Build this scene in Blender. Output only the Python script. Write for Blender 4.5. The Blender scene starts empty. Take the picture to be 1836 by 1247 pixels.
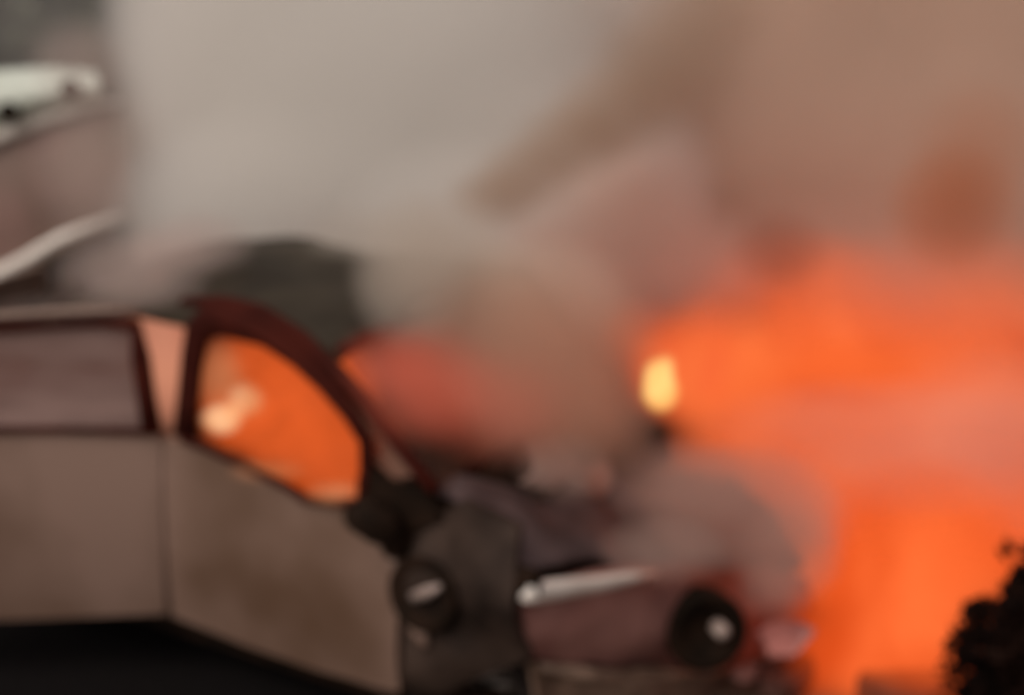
import bpy, bmesh, math, random
from mathutils import Vector, Matrix, noise
random.seed(7)
R = math.radians
S = bpy.context.scene
COL = S.collection

# ------------------------------------------------------------------ camera
CAM_H, PITCH, LENS = 2.83, R(18.0), 50.0
FPX = 1836 * LENS / 36.0
cd = bpy.data.cameras.new('camera'); cam = bpy.data.objects.new('camera', cd); COL.objects.link(cam)
cam.location = (0, 0, CAM_H); cam.rotation_euler = (R(90) - PITCH, 0, 0)
cd.lens = LENS; cd.sensor_width = 36; cd.clip_start = 0.05; cd.clip_end = 500
cd.dof.use_dof = True; cd.dof.focus_distance = 1.9; cd.dof.aperture_fstop = 1.4   # a hand-held camera out of focus
S.camera = cam

# ------------------------------------------------------------------ world, sun, exposure (overcast)
w = bpy.data.worlds.new('World'); S.world = w; w.use_nodes = True
nt = w.node_tree; bg = nt.nodes['Background']
sky = nt.nodes.new('ShaderNodeTexSky'); sky.sky_type = 'NISHITA'; sky.sun_disc = False
sky.sun_elevation = R(48); sky.sun_rotation = R(-140); sky.dust_density = 6; sky.air_density = 1.2; sky.ozone_density = 0.6
hs = nt.nodes.new('ShaderNodeHueSaturation'); hs.inputs['Saturation'].default_value = .25      # overcast: little blue left
tn = nt.nodes.new('ShaderNodeMix'); tn.data_type = 'RGBA'; tn.blend_type = 'MULTIPLY'; tn.inputs[0].default_value = 1
tn.inputs[7].default_value = (1, .90, .86, 1)
nt.links.new(sky.outputs[0], hs.inputs['Color']); nt.links.new(hs.outputs[0], tn.inputs[6]); nt.links.new(tn.outputs[2], bg.inputs[0])
bg.inputs[1].default_value = 0.095
sd = bpy.data.lights.new('sun', 'SUN'); sun = bpy.data.objects.new('sun', sd); COL.objects.link(sun)
sd.energy = 0.8; sd.angle = R(25); sd.color = (1.0, 0.93, 0.84)
sun.rotation_euler = (R(42), 0, R(-40))
vs = S.view_settings; vs.view_transform = 'Standard'; vs.look = 'None'; vs.gamma = 1; vs.use_curve_mapping = False
vs.exposure = 0.0
S.cycles.use_denoising = True
S.cycles.volume_bounces = 6; S.cycles.max_bounces = 10; S.cycles.transparent_max_bounces = 12
S.cycles.diffuse_bounces = 3; S.cycles.glossy_bounces = 3; S.cycles.volume_max_steps = 256
S.cycles.volume_step_rate = 1.0

# ------------------------------------------------------------------ photograph pixel -> place in the world
FWD = Vector((0, math.cos(PITCH), -math.sin(PITCH))); UP = Vector((0, math.sin(PITCH), math.cos(PITCH)))
ORG = Vector((0, 0, CAM_H))
def ray(x, y): return (FWD + Vector((1, 0, 0)) * ((x - 918) / FPX) + UP * (-(y - 623.5) / FPX))
def on(x, y, P0, n): d = ray(x, y); return ORG + d * ((P0 - ORG).dot(n) / d.dot(n))
def atz(x, y, z): return on(x, y, Vector((0, 0, z)), Vector((0, 0, 1)))
def aty(x, y, Y): return on(x, y, Vector((0, Y, 0)), Vector((0, 1, 0)))

P0 = atz(320, 785, 1.0)                                   # B-pillar at the belt line
SU = Vector((math.cos(R(30)), -math.sin(R(30)), 0)); SN = Vector((-math.sin(R(30)), -math.cos(R(30)), 0))
def side(x, y, inset=0.0): return on(x, y, P0 - SN * inset, SN)
CORNER = side(925, 1060)
FU = Vector((math.cos(R(45)), math.sin(R(45)), 0)); FN = Vector((math.sin(R(45)), -math.cos(R(45)), 0))
def front(x, y, inset=0.0): return on(x, y, CORNER - FN * inset, FN)
HINGE = side(296, 780)
RN = Vector((0, -1, 0))
def rear(x, y, inset=0.0): return on(x, y, HINGE - RN * inset, RN)

# ------------------------------------------------------------------ materials
def mat(name):
    m = bpy.data.materials.new(name); m.use_nodes = True
    return m, m.node_tree, m.node_tree.nodes.get('Principled BSDF')
def surf(name, c1, c2, rough=0.6, metal=0.0, scale=3.0, bump=0.0, detail=5.0, c3=None, coat=0.0):
    m, t, b = mat(name)
    tc = t.nodes.new('ShaderNodeTexCoord'); n = t.nodes.new('ShaderNodeTexNoise')
    n.inputs['Scale'].default_value = scale; n.inputs['Detail'].default_value = detail
    t.links.new(tc.outputs['Object'], n.inputs['Vector'])
    r = t.nodes.new('ShaderNodeValToRGB'); r.color_ramp.elements[0].position = .36; r.color_ramp.elements[1].position = .64
    r.color_ramp.elements[0].color = (*c1, 1); r.color_ramp.elements[1].color = (*c2, 1)
    if c3: e = r.color_ramp.elements.new(.74); e.color = (*c3, 1)
    t.links.new(n.outputs[0], r.inputs[0]); t.links.new(r.outputs[0], b.inputs['Base Color'])
    b.inputs['Roughness'].default_value = rough; b.inputs['Metallic'].default_value = metal
    b.inputs['Coat Weight'].default_value = coat
    if bump:
        n2 = t.nodes.new('ShaderNodeTexNoise'); n2.inputs['Scale'].default_value = scale * 6; n2.inputs['Detail'].default_value = 6
        t.links.new(tc.outputs['Object'], n2.inputs['Vector'])
        bp = t.nodes.new('ShaderNodeBump'); bp.inputs['Strength'].default_value = bump; bp.inputs['Distance'].default_value = .02
        t.links.new(n2.outputs[0], bp.inputs['Height']); t.links.new(bp.outputs[0], b.inputs['Normal'])
    return m
def pane(name, tint, mixf):
    m, t, b = mat(name); t.nodes.remove(b); o = t.nodes['Material Output']
    tr = t.nodes.new('ShaderNodeBsdfTransparent'); tr.inputs[0].default_value = (*tint, 1)
    g = t.nodes.new('ShaderNodeBsdfGlossy'); g.inputs['Roughness'].default_value = .12; g.inputs[0].default_value = (.8, .8, .8, 1)
    mx = t.nodes.new('ShaderNodeMixShader'); mx.inputs[0].default_value = mixf
    t.links.new(tr.outputs[0], mx.inputs[1]); t.links.new(g.outputs[0], mx.inputs[2]); t.links.new(mx.outputs[0], o.inputs[0])
    return m

M = {}
M['paint'] = surf('silver_paint_sooted', (.105, .058, .034), (.25, .165, .13), .5, .1, 1.2, coat=.1)
M['wing'] = surf('charred_wing_sheet', (.012, .007, .005), (.05, .032, .024), .7, .1, 4, .3)
M['burnt_paint'] = surf('burnt_paint', (.045, .03, .03), (.13, .095, .095), .6, .2, 4, .3)
M['bumper'] = surf('singed_bumper_plastic', (.17, .065, .055), (.34, .17, .145), .5, 0, 3, .15)
M['soot'] = surf('soot_black_rubber', (.007, .004, .002), (.018, .009, .005), .85, 0, 8, .2)
M['frame'] = surf('fire_lit_black_frame', (.030, .004, .002), (.055, .008, .004), .8, 0, 6)  # black rubber with the fire's red glow put into its colour
M['charred'] = surf('charred_roof_sheet', (.022, .016, .009), (.05, .038, .024), .65, .1, 3, .3)
M['tyre'] = surf('tyre_rubber', (.012, .009, .008), (.03, .022, .02), .85, 0, 12, .4)
M['rim'] = surf('scorched_alloy', (.18, .15, .13), (.45, .40, .36), .4, .7, 6)
M['lamp'] = surf('headlight_lens', (.62, .56, .50), (.85, .80, .74), .25, .0, 4, coat=.6)
M['chrome'] = surf('pale_metal_trim', (.22, .16, .14), (.42, .34, .30), .5, .1, 4)
M['fabric'] = surf('charred_seat_fabric', (.02, .012, .01), (.06, .035, .025), .9, 0, 10, .4)
M['pane'] = pane('clear_window_glass', (.93, .90, .86), .07)
M['pane_dark'] = pane('smoked_window_glass', (.62, .50, .46), .16)
M['screen'] = pane('crazed_windscreen_glass', (.88, .80, .74), .05)
def sooted(name, tint, soot, f, g=.06):
    m = pane(name, tint, g); t = m.node_tree; o = t.nodes['Material Output']; mx = t.nodes.new('ShaderNodeMixShader'); d = t.nodes.new('ShaderNodeBsdfDiffuse')
    d.inputs[0].default_value = (*soot, 1); n = t.nodes.new('ShaderNodeTexNoise'); n.inputs['Scale'].default_value = 2.5
    ma = t.nodes.new('ShaderNodeMath'); ma.operation = 'MULTIPLY'; ma.inputs[1].default_value = f * 2; ma.use_clamp = True
    src = o.inputs[0].links[0].from_socket; t.links.new(n.outputs[0], ma.inputs[0]); t.links.new(ma.outputs[0], mx.inputs[0])
    t.links.new(src, mx.inputs[1]); t.links.new(d.outputs[0], mx.inputs[2]); t.links.new(mx.outputs[0], o.inputs[0]); return m
M['pane_soot'] = sooted('sooted_window_glass', (.8, .6, .55), (.28, .19, .17), .75)
M['pane_brown'] = sooted('browned_quarter_glass', (.8, .6, .5), (.20, .11, .08), .85)
M['white'] = surf('pale_van_paint', (.52, .58, .50), (.70, .76, .68), .45, 0, 1.5, coat=.2)
M['white_trim'] = surf('white_van_trim', (.70, .66, .60), (.82, .78, .72), .4, 0, 3)
M['panel_brown'] = surf('smoke_hazed_van_glass', (.20, .15, .12), (.34, .22, .19), .5, 0, 2, coat=.1)  # thin smoke haze over the van windows is mixed into this brown
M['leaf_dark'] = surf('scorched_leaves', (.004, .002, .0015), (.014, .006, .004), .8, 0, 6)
M['leaf'] = surf('dull_green_leaves', (.05, .06, .035), (.13, .145, .09), .7, 0, 2)
M['bark'] = surf('dark_bark', (.03, .022, .015), (.08, .055, .04), .9, 0, 6, .5)
M['ground'] = surf('trampled_earth', (.06, .04, .028), (.17, .12, .09), .9, 0, 2.2, .6, c3=(.24, .19, .15))
M['debris'] = surf('broken_painted_plastic', (.10, .06, .04), (.27, .18, .13), .6, 0, 5, .2)
M['debris_dark'] = surf('burnt_plastic_scrap', (.02, .01, .008), (.09, .03, .02), .7, 0, 5, .3)
M['debris_pale'] = surf('fire_lit_torn_panel', (.30, .10, .085), (.50, .19, .16), .45, 0, 4)  # red firelight on the panel is part of this base colour

for k_, v_ in (('soot', .12), ('frame', .12), ('leaf_dark', .05), ('tyre', .2), ('ground', .1), ('wing', .2), ('charred', .25), ('burnt_paint', .3)):
    M[k_].node_tree.nodes['Principled BSDF'].inputs['Specular IOR Level'].default_value = v_
# ------------------------------------------------------------------ mesh helpers
def tag(o, label=None, cat=None, group=None, kind=None):
    if label: o['label'] = label
    if cat: o['category'] = cat
    if group: o['group'] = group
    if kind: o['kind'] = kind
    return o
def link(name, bm, m, parent=None, smooth=True):
    bmesh.ops.recalc_face_normals(bm, faces=bm.faces)
    me = bpy.data.meshes.new(name); bm.to_mesh(me); bm.free()
    if smooth:
        for p in me.polygons: p.use_smooth = True
    me.materials.append(m)
    o = bpy.data.objects.new(name, me); COL.objects.link(o)
    if parent:
        o.parent = parent; o.matrix_parent_inverse = parent_world(parent).inverted()
    return o
def parent_world(p):
    mt = Matrix.LocRotScale(p.location, p.rotation_euler, p.scale)
    return (parent_world(p.parent) @ p.matrix_parent_inverse @ mt) if p.parent else mt
def empty(name, loc):
    o = bpy.data.objects.new(name, None); COL.objects.link(o); o.location = loc; return o
def resample(pts, n):
    L = [0]
    for a, b in zip(pts, pts[1:]): L.append(L[-1] + (b - a).length)
    out = []
    for i in range(n):
        d = L[-1] * i / (n - 1); k = 0
        while k < len(L) - 2 and L[k + 1] < d: k += 1
        f = (d - L[k]) / max(L[k + 1] - L[k], 1e-9); out.append(pts[k].lerp(pts[k + 1], f))
    return out
def loft(name, m, parent, top, bot, nrm, bulge=0.03, thick=0.02, nx=16, ny=8, crumple=0.0, seed=0):
    """curved sheet between two curves, with thickness"""
    A = resample(top, nx); B = resample(bot, nx); bm = bmesh.new(); g = []
    for j in range(ny):
        f = j / (ny - 1); row = []
        for i in range(nx):
            p = A[i].lerp(B[i], f) + nrm * bulge * math.sin(math.pi * f)
            if crumple: p = p + nrm * crumple * noise.noise(p * 5.5 + Vector((seed, 0, 0))) + Vector((0, 0, 1)) * crumple * .6 * noise.noise(p * 4 + Vector((0, seed, 3)))
            row.append(p)
        g.append(row)
    def lay(off):
        return [[bm.verts.new(p - nrm * off) for p in r] for r in g]
    a = lay(0); b = lay(thick)
    for j in range(ny - 1):
        for i in range(nx - 1):
            bm.faces.new((a[j][i], a[j][i + 1], a[j + 1][i + 1], a[j + 1][i])); bm.faces.new((b[j][i], b[j + 1][i], b[j + 1][i + 1], b[j][i + 1]))
    rim = []
    for j in range(ny - 1):
        for i in (0, nx - 1): rim.append(bm.faces.new((a[j][i], b[j][i], b[j + 1][i], a[j + 1][i])))
    for i in range(nx - 1):
        for j in (0, ny - 1): rim.append(bm.faces.new((a[j][i], a[j][i + 1], b[j][i + 1], b[j][i])))
    for f in rim:
        for e in f.edges: e.smooth = False
    return link(name, bm, m, parent)
def bar(name, m, parent, pts, wid, dep, nrm, closed=False, taper=None):
    """a bar of rounded section swept along points lying in a plane with normal nrm"""
    bm = bmesh.new(); n = len(pts); rings = []
    for i, p in enumerate(pts):
        a = pts[(i - 1) % n] if (i or closed) else p; b = pts[(i + 1) % n] if (i < n - 1 or closed) else p
        t = (b - a).normalized(); s = nrm.cross(t).normalized(); ww = taper[i] if taper else wid
        rings.append([bm.verts.new(p + s * math.cos(q) * ww / 2 + nrm * math.sin(q) * dep / 2) for q in [k * math.pi / 4 for k in range(8)]])
    for i in range(n if closed else n - 1):
        A, B = rings[i], rings[(i + 1) % n]
        for k in range(8): bm.faces.new((A[k], A[(k + 1) % 8], B[(k + 1) % 8], B[k]))
    if not closed: bm.faces.new(rings[0]); bm.faces.new(rings[-1])
    return link(name, bm, m, parent)
def plate(name, m, parent, pts, nrm, thick):
    bm = bmesh.new(); a = [bm.verts.new(p) for p in pts]; b = [bm.verts.new(p - nrm * thick) for p in pts]; n = len(pts)
    bm.faces.new(a); bm.faces.new(b[::-1])
    for i in range(n): bm.faces.new((a[i], a[(i + 1) % n], b[(i + 1) % n], b[i]))
    return link(name, bm, m, parent, False)
def lathe(name, m, parent, c, ax, prof, seg=28, squash=None):
    ax = ax.normalized(); e1 = ax.orthogonal().normalized(); e2 = ax.cross(e1); bm = bmesh.new(); rings = []
    for r, h in prof:
        rings.append([bm.verts.new(c + ax * h + (e1 * math.cos(k * 2 * math.pi / seg) + e2 * math.sin(k * 2 * math.pi / seg)) * max(r, .001)) for k in range(seg)])
    for A, B in zip(rings, rings[1:]):
        for k in range(seg): bm.faces.new((A[k], A[(k + 1) % seg], B[(k + 1) % seg], B[k]))
    bm.faces.new(rings[0]); bm.faces.new(rings[-1])
    return link(name, bm, m, parent)
def blob(name, m, parent, c, rad, seed=0, rough=.25, sub=3, rot=None):
    bm = bmesh.new(); bmesh.ops.create_icosphere(bm, subdivisions=sub, radius=1)
    for v in bm.verts:
        d = 1 + rough * noise.noise(v.co * 1.7 + Vector((seed * 3.1, 0, 0))) + rough * .5 * noise.noise(v.co * 4 + Vector((0, seed, 0)))
        p = Vector((v.co.x * rad[0], v.co.y * rad[1], v.co.z * rad[2])) * d
        if rot: p.rotate(rot)
        v.co = c + p
    return link(name, bm, m, parent)

# ------------------------------------------------------------------ ground
bm = bmesh.new(); N = 90
def gx(i): t = i / N * 2 - 1; return math.copysign(abs(t) ** 2.6, t) * 200
gv = [[None] * (N + 1) for _ in range(N + 1)]
for j in range(N + 1):
    for i in range(N + 1):
        x, y = gx(i), gx(j) + 5
        z = .05 * noise.noise(Vector((x * 1.1, y * 1.1, 0))) * (1 if abs(x) < 15 and abs(y - 5) < 15 else 0) - .03
        gv[j][i] = bm.verts.new((x, y, z))
for j in range(N):
    for i in range(N): bm.faces.new((gv[j][i], gv[j][i + 1], gv[j + 1][i + 1], gv[j + 1][i]))
gm = M['ground'].node_tree; gb = gm.nodes['Principled BSDF']; src = gb.inputs['Base Color'].links[0].from_socket   # shade under the car and open door, painted near black into the ground
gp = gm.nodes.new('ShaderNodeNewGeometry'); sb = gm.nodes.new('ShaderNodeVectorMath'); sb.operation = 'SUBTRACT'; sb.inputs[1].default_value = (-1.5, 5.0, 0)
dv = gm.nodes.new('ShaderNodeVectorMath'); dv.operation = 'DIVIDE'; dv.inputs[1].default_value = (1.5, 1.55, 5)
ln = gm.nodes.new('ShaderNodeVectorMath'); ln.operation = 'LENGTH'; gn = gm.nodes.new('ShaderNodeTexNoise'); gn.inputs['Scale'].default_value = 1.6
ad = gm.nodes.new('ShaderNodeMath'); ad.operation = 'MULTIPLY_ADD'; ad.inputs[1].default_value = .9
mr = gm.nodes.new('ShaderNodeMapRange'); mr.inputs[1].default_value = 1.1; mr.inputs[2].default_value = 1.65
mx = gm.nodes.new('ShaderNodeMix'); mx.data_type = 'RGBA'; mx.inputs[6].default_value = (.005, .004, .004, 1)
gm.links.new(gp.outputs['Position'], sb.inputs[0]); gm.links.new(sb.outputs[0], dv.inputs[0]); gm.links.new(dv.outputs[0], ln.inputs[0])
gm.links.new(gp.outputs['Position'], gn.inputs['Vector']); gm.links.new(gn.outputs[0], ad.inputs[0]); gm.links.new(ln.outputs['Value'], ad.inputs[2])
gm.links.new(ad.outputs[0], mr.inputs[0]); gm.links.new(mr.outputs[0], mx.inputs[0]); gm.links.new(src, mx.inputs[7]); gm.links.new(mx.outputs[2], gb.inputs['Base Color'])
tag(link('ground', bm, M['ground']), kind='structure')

# ------------------------------------------------------------------ the burning car
car = empty('burning_car', atz(560, 900, 0.0).lerp(Vector((P0.x, P0.y, 0)), .6)); car.location.z = 0
tag(car, 'silver car burning at its front with rear door open and roof charred', 'car')

# rear door, swung open and square to the viewer
bl = [rear(-330, 782), rear(-120, 777), rear(90, 777), rear(290, 783)]
br = [rear(-330, 1120), rear(-120, 1117), rear(90, 1110), rear(298, 1102)]
rd = loft('rear_door', M['paint'], car, bl, br, RN, .022, .05, 22, 12)
bar('belt_trim', M['frame'], rd, [p + RN * .012 for p in [rear(-330, 773), rear(-120, 768), rear(90, 768), rear(285, 773)]], .022, .03, RN)
bar('window_frame', M['frame'], rd, [rear(-330, 630), rear(-200, 606), rear(-60, 592), rear(80, 583), rear(180, 580), rear(243, 584), rear(252, 640), rear(262, 710), rear(272, 775)], .05, .03, RN,
    taper=[.03, .03, .03, .03, .03, .05, .07, .07, .075])
bar('frame_edge', M['paint'], rd, [rear(x, y) + RN * .004 for x, y in [(-330, 608), (-200, 584), (-60, 570), (80, 560), (180, 556), (250, 556)]], .03, .035, RN)
plate('window_glass', M['pane_soot'], rd, [rear(x, y, .012) for x, y in [(-330, 632), (-60, 594), (180, 584), (243, 588), (266, 774), (-330, 774)]], RN, .005)

# front door
ft = [side(290, 786), side(350, 797), side(440, 838), side(540, 898), side(640, 918), side(700, 965), side(722, 1010)]
fb = [side(290, 1099), side(350, 1122), side(440, 1158), side(560, 1200), side(640, 1222), side(685, 1238), side(716, 1242)]
fd = loft('front_door', M['paint'], car, ft, fb, SN, .024, .05, 22, 12)
bar('belt_trim', M['frame'], fd, [side(x, y) + SN * .012 for x, y in [(330, 785), (370, 800), (450, 838), (520, 872), (550, 893), (600, 899), (650, 902)]], .028, .03, SN, taper=[.03, .025, .022, .025, .03, .032, .04])
bar('window_frame', M['frame'], fd, [side(x, y) for x, y in [(330, 784), (337, 720), (344, 650), (354, 595), (378, 574), (425, 582), (475, 602), (532, 642), (582, 690), (626, 742), (656, 792), (656, 850), (650, 902)]], .06, .04, SN,
    taper=[.10, .10, .10, .11, .115, .10, .085, .075, .065, .06, .05, .045, .05])
plate('window_glass', M['pane'], fd, [side(x, y, .012) for x, y in [(352, 590), (372, 575), (420, 580), (470, 600), (530, 642), (580, 690), (620, 742), (648, 792), (646, 900), (550, 892), (450, 836), (340, 785)]], SN, .005)

# pillars, roof, windscreen
bar('a_pillar', M['frame'], car, [side(x, y, i) for x, y, i in [(330, 540, .02), (400, 545, .03), (470, 568, .03), (540, 612, .03), (600, 666, .02), (648, 714, .0), (695, 772, 0), (742, 832, -.01), (780, 880, -.02)]], .05, .05, SN,
    taper=[.03, .06, .09, .09, .075, .06, .055, .05, .05])
plate('quarter_glass', M['pane_brown'], car, [side(x, y, .035) for x, y in [(560, 640), (660, 722), (760, 850), (655, 870), (650, 780), (600, 700)]], SN, .005)
plate('mirror_sail', M['soot'], car, [side(x, y, -.01) for x, y in [(652, 830), (690, 866), (760, 880), (790, 930), (730, 960), (640, 925), (640, 860)]], SN, .04)
ra, rb = side(300, 545, .03), side(612, 655, .03)
LAT = Vector((math.sin(R(30)), math.cos(R(30)), 0)); RZ = (ra.z + rb.z) / 2
ra.z = rb.z = RZ
back = ra - SU * .42; back2 = ra - SU * 1.5 + Vector((0, 0, -.52))
roof = loft('roof', M['charred'], car, [back2, back, ra.lerp(back, .5), ra, rb], [p + LAT * 1.15 for p in [back2, back, ra.lerp(back, .5), ra, rb]], Vector((0, 0, 1)), .07, .03, 20, 12, .03, 4)
ws0, ws1 = rb, side(775, 878, .0)
plate('windscreen', M['screen'], car, [ws0, ws0 + LAT * 1.15, ws1 + LAT * 1.25, ws1], (ws0 - ws1).cross(LAT).normalized(), .006)
bar('a_pillar', M['frame'], car, [ws0 + LAT * 1.15, ws0.lerp(ws1, .5) + LAT * 1.2, ws1 + LAT * 1.25], .06, .05, SN)
bar('roof_header', M['frame'], car, [ws0, ws0 + LAT * .6, ws0 + LAT * 1.15], .05, .04, Vector((0, 0, 1)))
for k, (t, zz) in enumerate(((-.02, .0), (-1.5, 0))):
    q = P0 + SU * t - SN * .05
    bar('b_pillar' if k == 0 else 'c_pillar', M['soot'], car, [q + LAT * 1.25 + Vector((0, 0, -.65)), q + LAT * 1.25, q + SU * (.6 if k else 0) + LAT * 1.15 + Vector((0, 0, RZ - 1.0 - (.25 if k else .04)))], .07, .05, SN)
    if k: bar('c_pillar', M['soot'], car, [q + Vector((0, 0, -.65)), q + Vector((0, 0, 0)), q + SU * .95 + LAT * .1 + Vector((0, 0, RZ - 1.0))], .1, .05, SN)
# far side, rear quarter, floor
fs = P0 + LAT * 1.45
loft('far_side_panel', M['burnt_paint'], car, [fs - SU * 1.9, fs, fs + SU * .8], [fs - SU * 1.9 + Vector((0, 0, -.7)), fs + Vector((0, 0, -.7)), fs + SU * .8 + Vector((0, 0, -.7))], LAT, .04, .03)
rq = P0 - SU * 1.45 - SN * .02
loft('rear_quarter_panel', M['paint'], car, [rq - SU * .8, rq], [rq - SU * .8 + Vector((0, 0, -.7)), rq + Vector((0, 0, -.7))], SN, .04, .03)
tl = P0 - SU * 2.25
loft('tail_panel', M['paint'], car, [tl, tl + LAT * 1.45], [tl + Vector((0, 0, -.7)), tl + LAT * 1.45 + Vector((0, 0, -.7))], -SU, .05, .03)
fz = side(320, 1110).z - .06
f0 = P0 - SU * 2.2 - SN * .1; f0.z = fz
plate('floor_pan', M['soot'], car, [f0, f0 + SU * 3.3, f0 + SU * 3.3 + LAT * 1.3, f0 + LAT * 1.3], Vector((0, 0, 1)), .08)
bar('rocker_sill', M['soot'], car, [Vector((p.x, p.y, fz + .02)) for p in (P0 - SU * 1.6 - SN * .12, P0 - SN * .12, P0 + SU * 1.25 - SN * .12)], .14, .1, SN)
for t in (.25, -.75):                                                  # seats
    for l in (.3, .95):
        s = P0 + SU * t + LAT * l; s.z = .34
        st = blob('seat', M['fabric'], car, s + Vector((0, 0, .05)), (.28, .26, .12), t * 9 + l, .1, 2)
        blob('seat_back', M['fabric'], st, s - SU * .25 + Vector((0, 0, .28)), (.12, .24, .26), t * 5 + l, .1, 2, Matrix.Rotation(R(-30), 3, 'Z'))
# wheels
def wheel(c, ax, r=.31):
    wl = empty('wheel', c); wl.parent = car; wl.matrix_parent_inverse = car.matrix_world.inverted() if False else parent_world(car).inverted()
    lathe('tyre', M['tyre'], wl, c, ax, [(r * .62, -.09), (r * .9, -.1), (r, -.07), (r, .07), (r * .9, .1), (r * .62, .09), (r * .58, .03), (r * .58, -.06)])
    rm = bmesh.new(); e1 = ax.orthogonal().normalized(); e2 = ax.cross(e1).normalized()
    rr = lathe('rim', M['rim'], wl, c, ax, [(r * .6, .02), (r * .62, .075), (r * .57, .075), (r * .5, .03), (r * .14, .05), (r * .12, .075), (0, .08)])
    rm.free()
    for k in range(5):
        a = k * 2 * math.pi / 5; d = e1 * math.cos(a) + e2 * math.sin(a)
        bar('spoke', M['rim'], wl, [c + ax * .07 + d * r * .1, c + ax * .075 + d * r * .58], .045, .02, ax)
    return wl
wc = P0 - SU * 1.95 + SN * -.05; wc.z = .3; wheel(wc, SN)
wc = P0 - SU * 1.95 + LAT * 1.35; wc.z = .3; wheel(wc, LAT)
wc = P0 + SU * 1.0 + LAT * 1.35; wc.z = .3; wheel(wc, LAT)
wc = side(860, 1180, .22); wc.z = .27; wheel(wc, (SN + SU * .25).normalized(), .26)

# front wing between the door and the nose: torn, dark, with a burnt-out opening
loft('front_wing', M['wing'], car, [side(728, 985), side(765, 930), side(830, 900), side(925, 960)], [side(738, 1235), side(800, 1240), side(870, 1215), side(945, 1185)], SN, .05, .03, 20, 14, .05, 2)
lathe('torn_opening', M['soot'], car, side(778, 1052) + SN * .055, (SN + Vector((0, 0, .1))).normalized(), [(.12, -.03), (.125, .02), (.105, .03), (.06, -.015), (.02, -.02)])
bar('bent_bracket', M['chrome'], car, [side(x, y) + SN * .085 for x, y in [(765, 1052), (790, 1044), (815, 1032)]], .035, .02, SN, taper=[.03, .042, .02])
bar('wing_edge', M['paint'], car, [side(x, y) + SN * .05 for x, y in [(725, 975), (718, 1020), (728, 1075), (752, 1110), (772, 1130), (778, 1145)]], .03, .03, SN, taper=[.03, .05, .04, .035, .05, .03])
# door mirror, burnt and drooping
mc = side(706, 915) + SN * .10
mir = blob('door_mirror', M['soot'], car, mc, (.10, .07, .07), 3, .2, 3, Matrix.Rotation(R(35), 3, 'Y'))
blob('mirror_arm', M['soot'], mir, side(722, 962) + SN * .05, (.05, .05, .06), 8, .3, 2)
# cowl
loft('cowl', M['soot'], car, [side(690, 880, 0), side(800, 875, .1), side(800, 875, .1) + LAT * .9], [side(720, 960), side(880, 950, .05), side(880, 950, .05) + LAT * .9], Vector((0, 0, 1)), .03, .04, 14, 8, .06, 6)

# bonnet (crumpled) and nose
h_back = [side(760, 885, .05), side(820, 860, .35), front(1080, 850, .9), front(1270, 850, 1.0)]
h_front = [side(915, 1035, .02), front(985, 1010, .02), front(1160, 1000, .02), front(1330, 1010, .0), front(1440, 1020, .02)]
hood = loft('bonnet', M['burnt_paint'], car, h_back, h_front, Vector((0, 0, 1)), .12, .02, 26, 16, .06, 1)
nose_t = [front(928, 1058), front(1010, 1040), front(1160, 1012), front(1320, 1015), front(1450, 1035)]
nose_b = [front(940, 1180), front(1010, 1190), front(1160, 1200), front(1320, 1190), front(1440, 1150)]
loft('front_bumper', M['bumper'], car, nose_t, nose_b, FN, .04, .03, 24, 12, .03, 9)
hl = bar('headlight', M['lamp'], car, [front(x, y, -.05) for x, y in [(940, 1064), (965, 1062), (1010, 1056), (1070, 1048), (1130, 1036), (1175, 1026)]], .04, .04, FN, taper=[.06, .075, .07, .06, .045, .02])
fl = lathe('fog_lamp', M['soot'], car, front(1264, 1130, -.12), Vector((.2, -.96, .15)), [(.14, -.08), (.145, .03), (.13, .045), (.085, .0), (.04, -.02)])
lathe('lamp_reflector', M['chrome'], fl, front(1292, 1130, -.20), Vector((.35, -.93, 0)), [(.026, -.03), (.026, .02), (.012, .03)], 16)
blob('torn_hose', M['soot'], car, front(932, 1040) + FN * .03, (.05, .04, .06), 5, .4, 2)
lip = bar('bumper_lip', M['debris'], car, [front(x, y) + FN * .03 for x, y in [(960, 1190), (1060, 1208), (1150, 1212), (1250, 1200), (1330, 1192)]], .05, .05, FN, taper=[.03, .05, .055, .04, .03])
loft('lower_valance', M['debris'], car, [front(960, 1192, -.03), front(1150, 1204, -.03), front(1330, 1196, -.03), front(1420, 1170, -.03)], [front(950, 1300, .05), front(1150, 1300, .05), front(1330, 1280, .05), front(1430, 1240, .05)], FN, .03, .02, 14, 8, .05, 12)
eng = blob('engine_block', M['soot'], car, front(1150, 1000, .7) + Vector((0, 0, -.1)), (.4, .35, .22), 4, .2, 3)
loft('raised_bonnet_fold', M['chrome'], car, [front(955, 800, .35), front(1010, 785, .4), front(1075, 820, .45)], [front(945, 870, .2), front(1010, 885, .25), front(1085, 890, .3)], FN, .05, .02, 12, 8, .05, 7)
blob('air_box', M['soot'], car, front(1148, 805, .55), (.12, .1, .1), 2, .35, 3)

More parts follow.
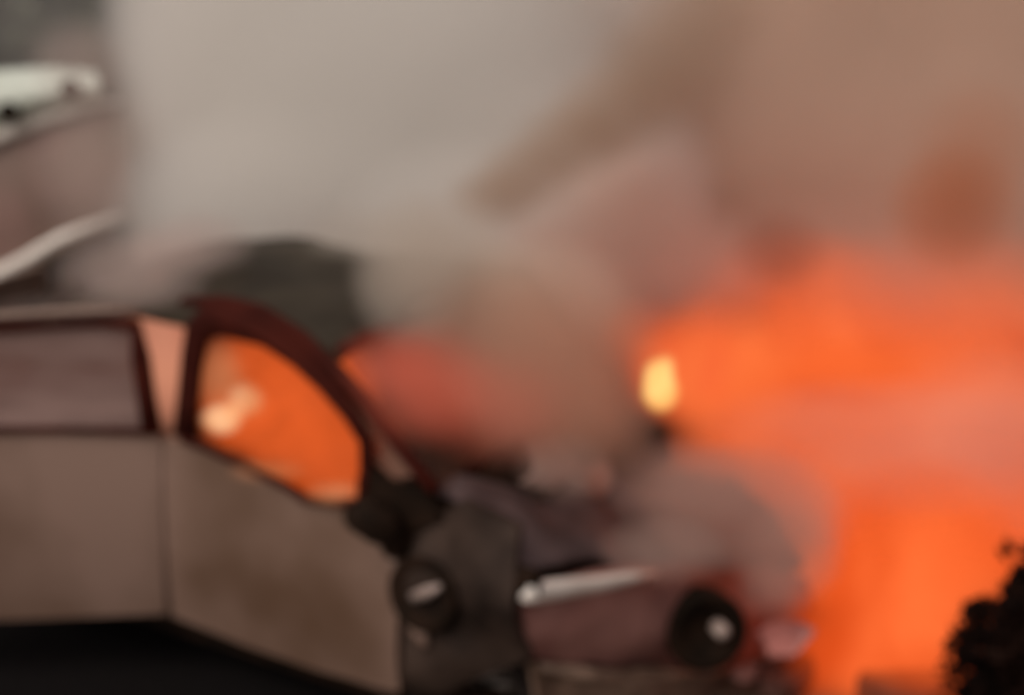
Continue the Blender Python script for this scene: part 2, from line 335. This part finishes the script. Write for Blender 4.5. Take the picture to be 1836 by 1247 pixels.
# ------------------------------------------------------------------ wreckage on the ground
def scrap(label, m, px, z, rad, seed, rotz, cat='debris', rough=.35, tilt=0):
    c = atz(px[0], px[1], z) if len(px) == 2 else Vector(px)
    bm = bmesh.new(); n = 9; ring = []
    rt = Matrix.Rotation(rotz, 3, 'Z') @ Matrix.Rotation(tilt, 3, 'X')
    for lay in (0, 1):
        r = []
        for k in range(n):
            a = k * 2 * math.pi / n; q = 1 + rough * noise.noise(Vector((math.cos(a) * 2, math.sin(a) * 2, seed * 2.3)))
            p = Vector((math.cos(a) * rad[0] * q, math.sin(a) * rad[1] * q, rad[2] * (lay - .5) + rad[0] * .25 * math.cos(a * 2) * .5))
            p.rotate(rt); r.append(bm.verts.new(p))
        ring.append(r)
    bm.faces.new(ring[0]); bm.faces.new(ring[1])
    for k in range(n): bm.faces.new((ring[0][k], ring[0][(k + 1) % n], ring[1][(k + 1) % n], ring[1][k]))
    o = link('wreck_fragment', bm, m, None, False); o.location = c
    return tag(o, label, cat, 'fragments of wreckage by the nose of the car')
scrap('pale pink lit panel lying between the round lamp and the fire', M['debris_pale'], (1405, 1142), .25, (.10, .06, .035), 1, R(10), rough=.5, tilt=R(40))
scrap('long brown strip of trim on the ground below the torn wing', M['debris'], (850, 1222), .12, (.26, .05, .04), 2, R(25))
scrap('small black lump under the left corner of the bumper', M['debris_dark'], (972, 1172), .22, (.05, .05, .06), 3, 0, rough=.5)
scrap('tan flat piece on the ground under the middle of the bumper', M['debris'], (1150, 1228), .06, (.12, .05, .03), 4, R(10))
scrap('dark red scrap at the foot of the fire nearest the lamp', M['debris_dark'], (1400, 1213), .06, (.13, .09, .07), 5, R(30))
scrap('dark red mound at the lower edge of the fire beside the black bush', M['debris_dark'], (1620, 1243), .04, (.20, .10, .12), 6, 0)
scrap('tiny brown fragment right under the round lamp', M['bumper'], (1335, 1205), .12, (.06, .035, .03), 7, R(30))
scrap('olive brown chunk at the bottom below the bumper', M['debris_dark'], (1080, 1245), .05, (.14, .06, .06), 8, R(10))

# ------------------------------------------------------------------ pale van behind, upper left
vY = 8.2
van = empty('parked_van', Vector((aty(40, 300, vY).x, vY, 0)))
tag(van, 'pale green and white vehicle half lost in smoke at the upper left', 'vehicle')
VN = Vector((.25, -.97, 0)).normalized(); vp = aty(40, 300, vY)
def vv(x, y, inset=0): return on(x, y, vp - VN * inset, VN)
loft('roof', M['white'], van, [vv(-320, 175), vv(-160, 140), vv(0, 128), vv(90, 122), vv(175, 130)], [vv(-320, 400), vv(-160, 300), vv(0, 240), vv(80, 210), vv(185, 180)], VN, .12, .06, 20, 10)
bar('roof_gutter', M['white_trim'], van, [vv(x, y) + VN * .03 for x, y in [(-320, 405), (-160, 310), (0, 243), (85, 212), (180, 186), (215, 182)]], .05, .06, VN, taper=[.08, .08, .085, .07, .05, .03])
loft('side_window', M['panel_brown'], van, [vv(-320, 420), vv(-160, 325), vv(0, 258), vv(85, 228), vv(225, 190)], [vv(-320, 640), vv(-160, 560), vv(0, 480), vv(85, 430), vv(240, 375)], VN, .04, .04, 20, 8)
bar('waist_rail', M['white_trim'], van, [vv(x, y) + VN * .05 for x, y in [(-320, 645), (-160, 570), (0, 490), (50, 462), (110, 425), (215, 385)]], .08, .06, VN, taper=[.11, .11, .10, .085, .075, .06])
loft('lower_body', M['soot'], van, [vv(-320, 665), vv(-160, 590), vv(0, 512), (vv(80, 470)), vv(240, 395)], [vv(-320, 1000), vv(-160, 900), vv(0, 800), vv(80, 780), vv(240, 740)], VN, .05, .05, 16, 8)  # van side in shadow: the shade is painted as black
for px, py in ((18, 196), (127, 155)):
    lathe('roof_vent', M['soot'], van, vv(px, py) + VN * .10, VN, [(.055, -.03), (.06, .02), (.05, .04), (.02, .045)], 16)

# ------------------------------------------------------------------ vegetation
def leafy(name, label, cat, c, rad, n, leaf, m, seed, group=None, spk=.45):
    rnd = random.Random(seed); root = empty(name, Vector((c.x, c.y, 0))); tag(root, label, cat, group)
    bm = bmesh.new()
    for _ in range(n):
        while True:
            v = Vector((rnd.uniform(-1, 1), rnd.uniform(-1, 1), rnd.uniform(-1, 1)))
            if v.length < 1 + spk * noise.noise(v * (2.3 if spk < .6 else 4.5) + Vector((seed, 0, 0))): break
        if noise.noise(v * 3.5 + Vector((0, seed, 0))) < -.22: continue
        p = c + Vector((v.x * rad[0], v.y * rad[1], v.z * rad[2]))
        if p.z < .02: continue
        a = Vector((rnd.gauss(0, 1), rnd.gauss(0, 1), rnd.gauss(0, 1))).normalized(); b = a.orthogonal().normalized(); b.rotate(Matrix.Rotation(rnd.uniform(0, 6.28), 3, a)); cc = a.cross(b)
        L = leaf * rnd.uniform(.6, 1.4)
        vs_ = [bm.verts.new(p + b * L), bm.verts.new(p + cc * L * .42 + a * L * .1), bm.verts.new(p - b * L), bm.verts.new(p - cc * L * .42 + a * L * .1)]
        bm.faces.new(vs_[:3]); bm.faces.new((vs_[0], vs_[2], vs_[3]))
    link('foliage', bm, m, root, False)
    base = Vector((c.x, c.y, -.05))
    for k in range(5):
        a = rnd.uniform(0, 6.28); e = c + Vector((math.cos(a) * rad[0] * .55, math.sin(a) * rad[1] * .55, rad[2] * rnd.uniform(0, .6)))
        mid = base.lerp(e, .5) + Vector((0, 0, .1))
        bar('stem', M['bark'], root, [base, mid, e], .05, .05, Vector((.3, -.9, .1)).normalized(), taper=[.07, .045, .015])
    return root
bc = aty(1965, 1235, 4.05)
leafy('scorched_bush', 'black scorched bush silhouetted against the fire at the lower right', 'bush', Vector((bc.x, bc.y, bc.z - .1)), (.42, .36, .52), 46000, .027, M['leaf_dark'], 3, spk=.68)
for i, (px, py, Y, rr, lab) in enumerate([(-60, 40, 13, (1.2, .9, 1.1), 'dull green bush above the pale vehicle at the far left edge'),
                                     (140, -40, 14.5, (1.1, .9, 1.2), 'second dull green bush, to the right behind the smoke edge'),
                                     (380, -60, 15.5, (1.3, .9, 1.2), 'third green bush, almost wholly hidden behind grey smoke')]):
    c = aty(px, py, Y); leafy('roadside_bush', lab, 'bush', c, rr, 7000, .07, M['leaf'], 10 + i, 'bushes behind the smoke')

# ------------------------------------------------------------------ smoke and flame: closed lumpy bodies filled with soft-edged volume
def puffs(name, lumps, dens, col, emis=None, aniso=0.0, noise_scale=1.4, noise_amt=.5, label=None, cat=None, group=None, kind='stuff', absorb=None, edge=1.0, ecols=None, vox=.09):
    """lumps: (centre, (rx, ry, rz), weight)"""
    bm = bmesh.new()
    for k, (c, r, wgt) in enumerate(lumps):
        g = bmesh.ops.create_icosphere(bm, subdivisions=3, radius=1)
        for v in g['verts']:
            v.co = c + Vector((v.co.x * r[0], v.co.y * r[1], v.co.z * r[2]))
    m = bpy.data.materials.new(name + '_volume'); m.use_nodes = True; t = m.node_tree; t.nodes.clear()
    out = t.nodes.new('ShaderNodeOutputMaterial'); geo = t.nodes.new('ShaderNodeNewGeometry')
    def math_(op, a, b=None, c=None, clamp=False):
        n = t.nodes.new('ShaderNodeMath'); n.operation = op; n.use_clamp = clamp
        for i, v in enumerate((a, b, c)):
            if v is None: continue
            if isinstance(v, (int, float)): n.inputs[i].default_value = v
            else: t.links.new(v, n.inputs[i])
        return n.outputs[0]
    nz = t.nodes.new('ShaderNodeTexNoise'); nz.inputs['Scale'].default_value = noise_scale; nz.inputs['Detail'].default_value = 3; nz.inputs['Distortion'].default_value = .6
    t.links.new(geo.outputs['Position'], nz.inputs['Vector'])
    total = None
    for c, r, wgt in lumps:
        sub = t.nodes.new('ShaderNodeVectorMath'); sub.operation = 'SUBTRACT'; sub.inputs[1].default_value = c
        t.links.new(geo.outputs['Position'], sub.inputs[0])
        dv = t.nodes.new('ShaderNodeVectorMath'); dv.operation = 'DIVIDE'; dv.inputs[1].default_value = r; t.links.new(sub.outputs[0], dv.inputs[0])
        dt = t.nodes.new('ShaderNodeVectorMath'); dt.operation = 'DOT_PRODUCT'; t.links.new(dv.outputs[0], dt.inputs[0]); t.links.new(dv.outputs[0], dt.inputs[1])
        f = math_('SUBTRACT', 1.0, dt.outputs['Value'], clamp=True)
        f = math_('MULTIPLY', math_('POWER', f, edge), wgt)
        total = f if total is None else math_('ADD', total, f)
    nn = math_('MULTIPLY_ADD', math_('SUBTRACT', nz.outputs[0], .5), 2.2 * noise_amt * 2, 1.0)
    nn = math_('MAXIMUM', nn, 0.03)
    d = math_('MULTIPLY', math_('MULTIPLY', math_('MINIMUM', total, 1.6), nn), dens)
    if emis is None:
        pv = t.nodes.new('ShaderNodeVolumePrincipled'); pv.inputs['Color'].default_value = (*col, 1); pv.inputs['Anisotropy'].default_value = aniso
        t.links.new(d, pv.inputs['Density']); t.links.new(pv.outputs[0], out.inputs['Volume'])
    else:
        ab = t.nodes.new('ShaderNodeVolumeAbsorption'); ab.inputs['Color'].default_value = (0, 0, 0, 1)
        em = t.nodes.new('ShaderNodeEmission'); t.links.new(d, ab.inputs['Density'])
        n2 = t.nodes.new('ShaderNodeTexNoise'); n2.inputs['Scale'].default_value = noise_scale * 1.6; n2.inputs['Detail'].default_value = 3; n2.inputs['Distortion'].default_value = .8
        t.links.new(geo.outputs['Position'], n2.inputs['Vector'])
        rp = t.nodes.new('ShaderNodeValToRGB'); t.links.new(n2.outputs[0], rp.inputs[0])
        rp.color_ramp.elements[0].position = .34; rp.color_ramp.elements[1].position = .66
        rp.color_ramp.elements[0].color = (*col, 1); rp.color_ramp.elements[1].color = (*(ecols or col), 1)
        t.links.new(rp.outputs[0], em.inputs['Color']); t.links.new(math_('MULTIPLY', d, emis), em.inputs['Strength'])
        ad = t.nodes.new('ShaderNodeAddShader'); t.links.new(ab.outputs[0], ad.inputs[0]); t.links.new(em.outputs[0], ad.inputs[1]); t.links.new(ad.outputs[0], out.inputs['Volume'])
    o = link(name, bm, m)
    if len(lumps) > 1:
        rm = o.modifiers.new('union', 'REMESH'); rm.mode = 'VOXEL'; rm.voxel_size = vox
        rm.use_smooth_shade = True
    return tag(o, label, cat, group, kind)
def L(px, py, Y, rx, ry=None, rz=None, wgt=1.0):
    """a lump centred at photo pixel (px,py) at world depth Y, radii in metres"""
    c = aty(px, py, Y); return (c, (rx, ry or rx, rz or rx), wgt)

# grey smoke filling the upper left and middle
puffs('grey_smoke', [L(530, 230, 6.9, .92, .7, 1.05), L(620, 60, 7.2, 1.25, .8, 1.0), L(420, 40, 7.6, .75, .6, 1.0), L(60, 30, 9.5, 1.3, .8, .9, .05), L(760, 300, 6.6, 1.1, .8, 1.1), L(860, 60, 7.2, 1.3, .8, .9), L(540, 380, 6.4, .95, .6, .55),
      L(830, 470, 6.0, .65, .5, .60), L(1000, 330, 6.4, .8, .5, .6, .6)],
      5.5, (.90, .88, .845), noise_amt=.2, noise_scale=1.0, label='thick grey smoke rolling over the roof of the burning car', cat='smoke', edge=1.4)
puffs('roof_smoke', [L(735, 490, 4.45, .22, .22, .30), L(650, 430, 5.3, .25, .2, .16, .6), L(850, 540, 4.7, .30, .28, .28), L(950, 540, 4.9, .36, .28, .26), L(790, 440, 5.0, .30, .25, .22, .6)],
      5.5, (.80, .73, .64), noise_amt=.25, noise_scale=1.5, label='grey brown smoke hiding the far half of the roof', cat='smoke', edge=1.3, vox=.06)
puffs('drifting_smoke', [L(240, 480, 4.95, .34, .35, .14, .9), L(350, 440, 5.1, .26, .3, .14), L(270, 520, 4.75, .25, .2, .08, .8), L(120, 550, 4.7, .4, .2, .05, .3), L(190, 300, 6.9, .42, .3, .55, .5), L(150, 120, 7.4, .35, .3, .3, .5)],
      3.6, (.84, .70, .64), noise_amt=.3, label='thin pinkish smoke drifting low over the rear of the roof', cat='smoke', edge=1.5)
puffs('brown_smoke', [L(1130, 190, 7.6, 1.2, .8, 1.2), L(1350, 80, 7.8, 1.5, .8, 1.2), L(1650, 120, 7.8, 1.6, .8, 1.4), L(1500, 330, 7.4, 1.5, .7, 1.0), L(1780, 340, 7.4, 1.1, .7, 1.1), L(1020, 60, 7.8, 1.0, .8, .8), L(1850, 100, 7.6, 1.1, .8, 1.4)],
      4.5, (.87, .73, .63), noise_amt=.4, noise_scale=.9, label='brown smoke lit from below, above the big fire on the right', cat='smoke', edge=1.3)
puffs('pale_smoke', [L(1090, 440, 5.9, .52, .4, .45), L(1150, 340, 6.0, .36, .35, .30, .8), L(960, 520, 5.7, .40, .4, .38, .8), L(1230, 480, 6.1, .45, .4, .36, .6)],
      4.0, (.94, .78, .70), noise_amt=.25, label='pinkish smoke puff rising behind the small yellow flame', cat='smoke', edge=1.4)
puffs('dark_smoke', [L(890, 355, 5.3, .24, .2, .15), L(950, 310, 5.4, .26, .2, .17), L(1030, 255, 5.5, .30, .22, .20), L(1110, 200, 5.6, .34, .22, .24), L(1200, 120, 5.7, .38, .22, .28), L(1270, 20, 5.8, .36, .22, .26, .6)],
      6.5, (.62, .48, .37), noise_amt=.2, noise_scale=1.5, label='darker brown smoke trail slanting up between grey and reddish smoke', cat='smoke', edge=2.0)
puffs('dark_smoke', [L(1710, 370, 5.6, .30, .25, .30), L(1750, 260, 5.7, .3, .25, .3, .4)],
      3.4, (.66, .27, .12), noise_amt=.3, noise_scale=1.5, label='red brown smoke knot high over the fire at the far right', cat='smoke', edge=1.3)
puffs('dark_smoke', [L(1395, 450, 5.6, .24, .22, .20), L(1330, 560, 5.7, .18, .2, .16, .4)],
      3.4, (.52, .24, .17), noise_amt=.3, noise_scale=1.5, label='red brown smoke knot just above and right of the yellow flame', cat='smoke', edge=1.3)
puffs('windscreen_smoke', [L(960, 700, 4.5, .34, .32, .34), L(1060, 750, 4.6, .28, .3, .25, .8), L(880, 600, 4.5, .34, .28, .32, .7), L(1000, 570, 4.6, .36, .25, .36, .7), L(1080, 640, 4.7, .27, .25, .30, .7)],
      5.5, (.85, .62, .49), noise_amt=.2, label='brown smoke pouring off the windscreen and bonnet', cat='smoke', vox=.06, edge=1.8)
puffs('nose_smoke', [L(1330, 910, 4.6, .38, .28, .25), L(1220, 870, 4.5, .30, .25, .17, .8), L(1410, 990, 4.5, .22, .2, .20), L(1190, 985, 4.0, .24, .16, .11, .7), L(1390, 1060, 4.3, .14, .14, .12, .6), L(1010, 840, 4.2, .18, .15, .13, .6)],
      5.0, (.76, .58, .51), noise_amt=.3, label='brown grey smoke rolling off the bonnet in front of the fire', cat='smoke', vox=.06, edge=1.2)
puffs('lit_smoke', [L(1560, 770, 5.3, .80, .35, .22), L(1800, 750, 5.3, .6, .35, .32), L(1450, 480, 6.0, .9, .4, .4, .35), L(1740, 520, 5.9, .8, .4, .4, .4), L(1250, 460, 5.9, .3, .3, .25, .4), L(1620, 890, 5.0, .6, .3, .25, .3), L(1840, 860, 5.0, .3, .3, .4, .5), L(1470, 930, 4.6, .14, .2, .16, .8), L(1650, 850, 4.5, .55, .2, .17, .7)],
      1.2, (.97, .74, .64), noise_amt=.25, label='thin salmon smoke veiling the middle of the big fire', cat='smoke', edge=1.2)
# flames, and one lit smoke puff made to glow
puffs('flames', [L(1600, 1060, 5.5, .75, .4, .65), L(1570, 1130, 4.75, .38, .25, .46), L(1640, 1000, 4.9, .45, .3, .45), L(1500, 1190, 4.6, .24, .2, .20, .6), L(1640, 1200, 4.55, .32, .2, .32), L(1640, 850, 6.1, 1.0, .4, .6, .9), L(1440, 680, 6.3, .85, .4, .42, .6), L(1720, 670, 6.3, 1.05, .4, .5, .40), L(1260, 650, 6.1, .42, .3, .34, .5), L(1810, 900, 5.8, .75, .4, .7),
      L(1430, 560, 6.2, .6, .4, .42, .35), L(1660, 560, 6.3, .8, .4, .45, .14), L(1800, 560, 6.4, .8, .4, .45, .08), L(1400, 830, 6.1, .6, .3, .55, .8)],
      8.0, (.80, .085, .012), 1.0, noise_amt=.2, ecols=(1.15, .19, .045), label='huge orange wall of flames at the right of the car', cat='fire', noise_scale=1.0, edge=1.5)
puffs('cabin_flames', [L(520, 700, 4.9, .36, .24, .30), L(570, 810, 4.8, .34, .22, .25), L(430, 760, 4.9, .16, .16, .18), L(320, 640, 5.2, .3, .25, .3, .10), L(90, 680, 5.2, .45, .2, .15, .06)],
      8.0, (.72, .10, .014), 1.0, noise_amt=.3, ecols=(1.15, .17, .03), label='orange flames filling the cabin behind the front door window', cat='fire', vox=.04, noise_scale=2.6)
puffs('window_flames', [L(395, 680, 4.62, .11, .07, .16), L(480, 845, 4.45, .16, .05, .05, .9), L(600, 885, 4.25, .12, .05, .05, .9)],
      10.0, (.62, .22, .09), 1.0, noise_amt=.25, ecols=(.85, .36, .17), label='paler salmon flames along the rear and lower edge of the front door window', cat='fire', vox=.03, noise_scale=2.6, edge=1.4)
puffs('windscreen_flames', [L(770, 690, 3.98, .26, .16, .24), L(700, 650, 3.95, .20, .10, .15, .8), L(890, 730, 4.1, .32, .16, .24, .45)],
      5.0, (.56, .10, .055), 1.0, noise_amt=.3, ecols=(.70, .15, .09), label='dull red glow of flame beside the windscreen pillar', cat='fire', vox=.04, edge=2.3)
puffs('flame_halo', [L(1225, 670, 4.45, .24, .12, .22), L(1300, 640, 4.6, .36, .15, .28, .6), L(1150, 605, 4.5, .18, .12, .18, .3)], 7, (.90, .11, .035), 1.0, noise_amt=.2, ecols=(1, .19, .05), label='deep orange flame wrapped round the small yellow one', cat='fire', vox=.04, edge=2.0)
puffs('flame_tongue', [L(1184, 702, 4.28, .072, .08, .08), L(1182, 676, 4.28, .062, .06, .075), L(1196, 655, 4.28, .04, .04, .05, .3)], 55, (1.1, .52, .14), 1.1, noise_amt=.1, ecols=(1.1, .72, .24), label='small bright yellow flame standing over the bonnet', cat='fire', vox=.015, edge=2.2, noise_scale=5)
puffs('flame_tongue', [L(398, 752, 4.50, .085, .06, .065), L(442, 718, 4.50, .08, .04, .08, .6), L(418, 738, 4.5, .05, .04, .04, .5)], 50, (1.0, .34, .10), 1.0, noise_amt=.1, ecols=(1.1, .70, .40), label='small whitish flame low in the front door window', cat='fire', vox=.015, edge=2.2, noise_scale=6)
puffs('gap_lit_smoke', [L(297, 640, 5.0, .13, .10, .34)], 12, (.66, .27, .17), 1.0, noise_amt=.2, ecols=(.80, .34, .2), label='pale salmon glow of lit smoke seen through the wedge gap between the two doors', cat='fire')  # lit smoke behind the gap, its brightness added as emission
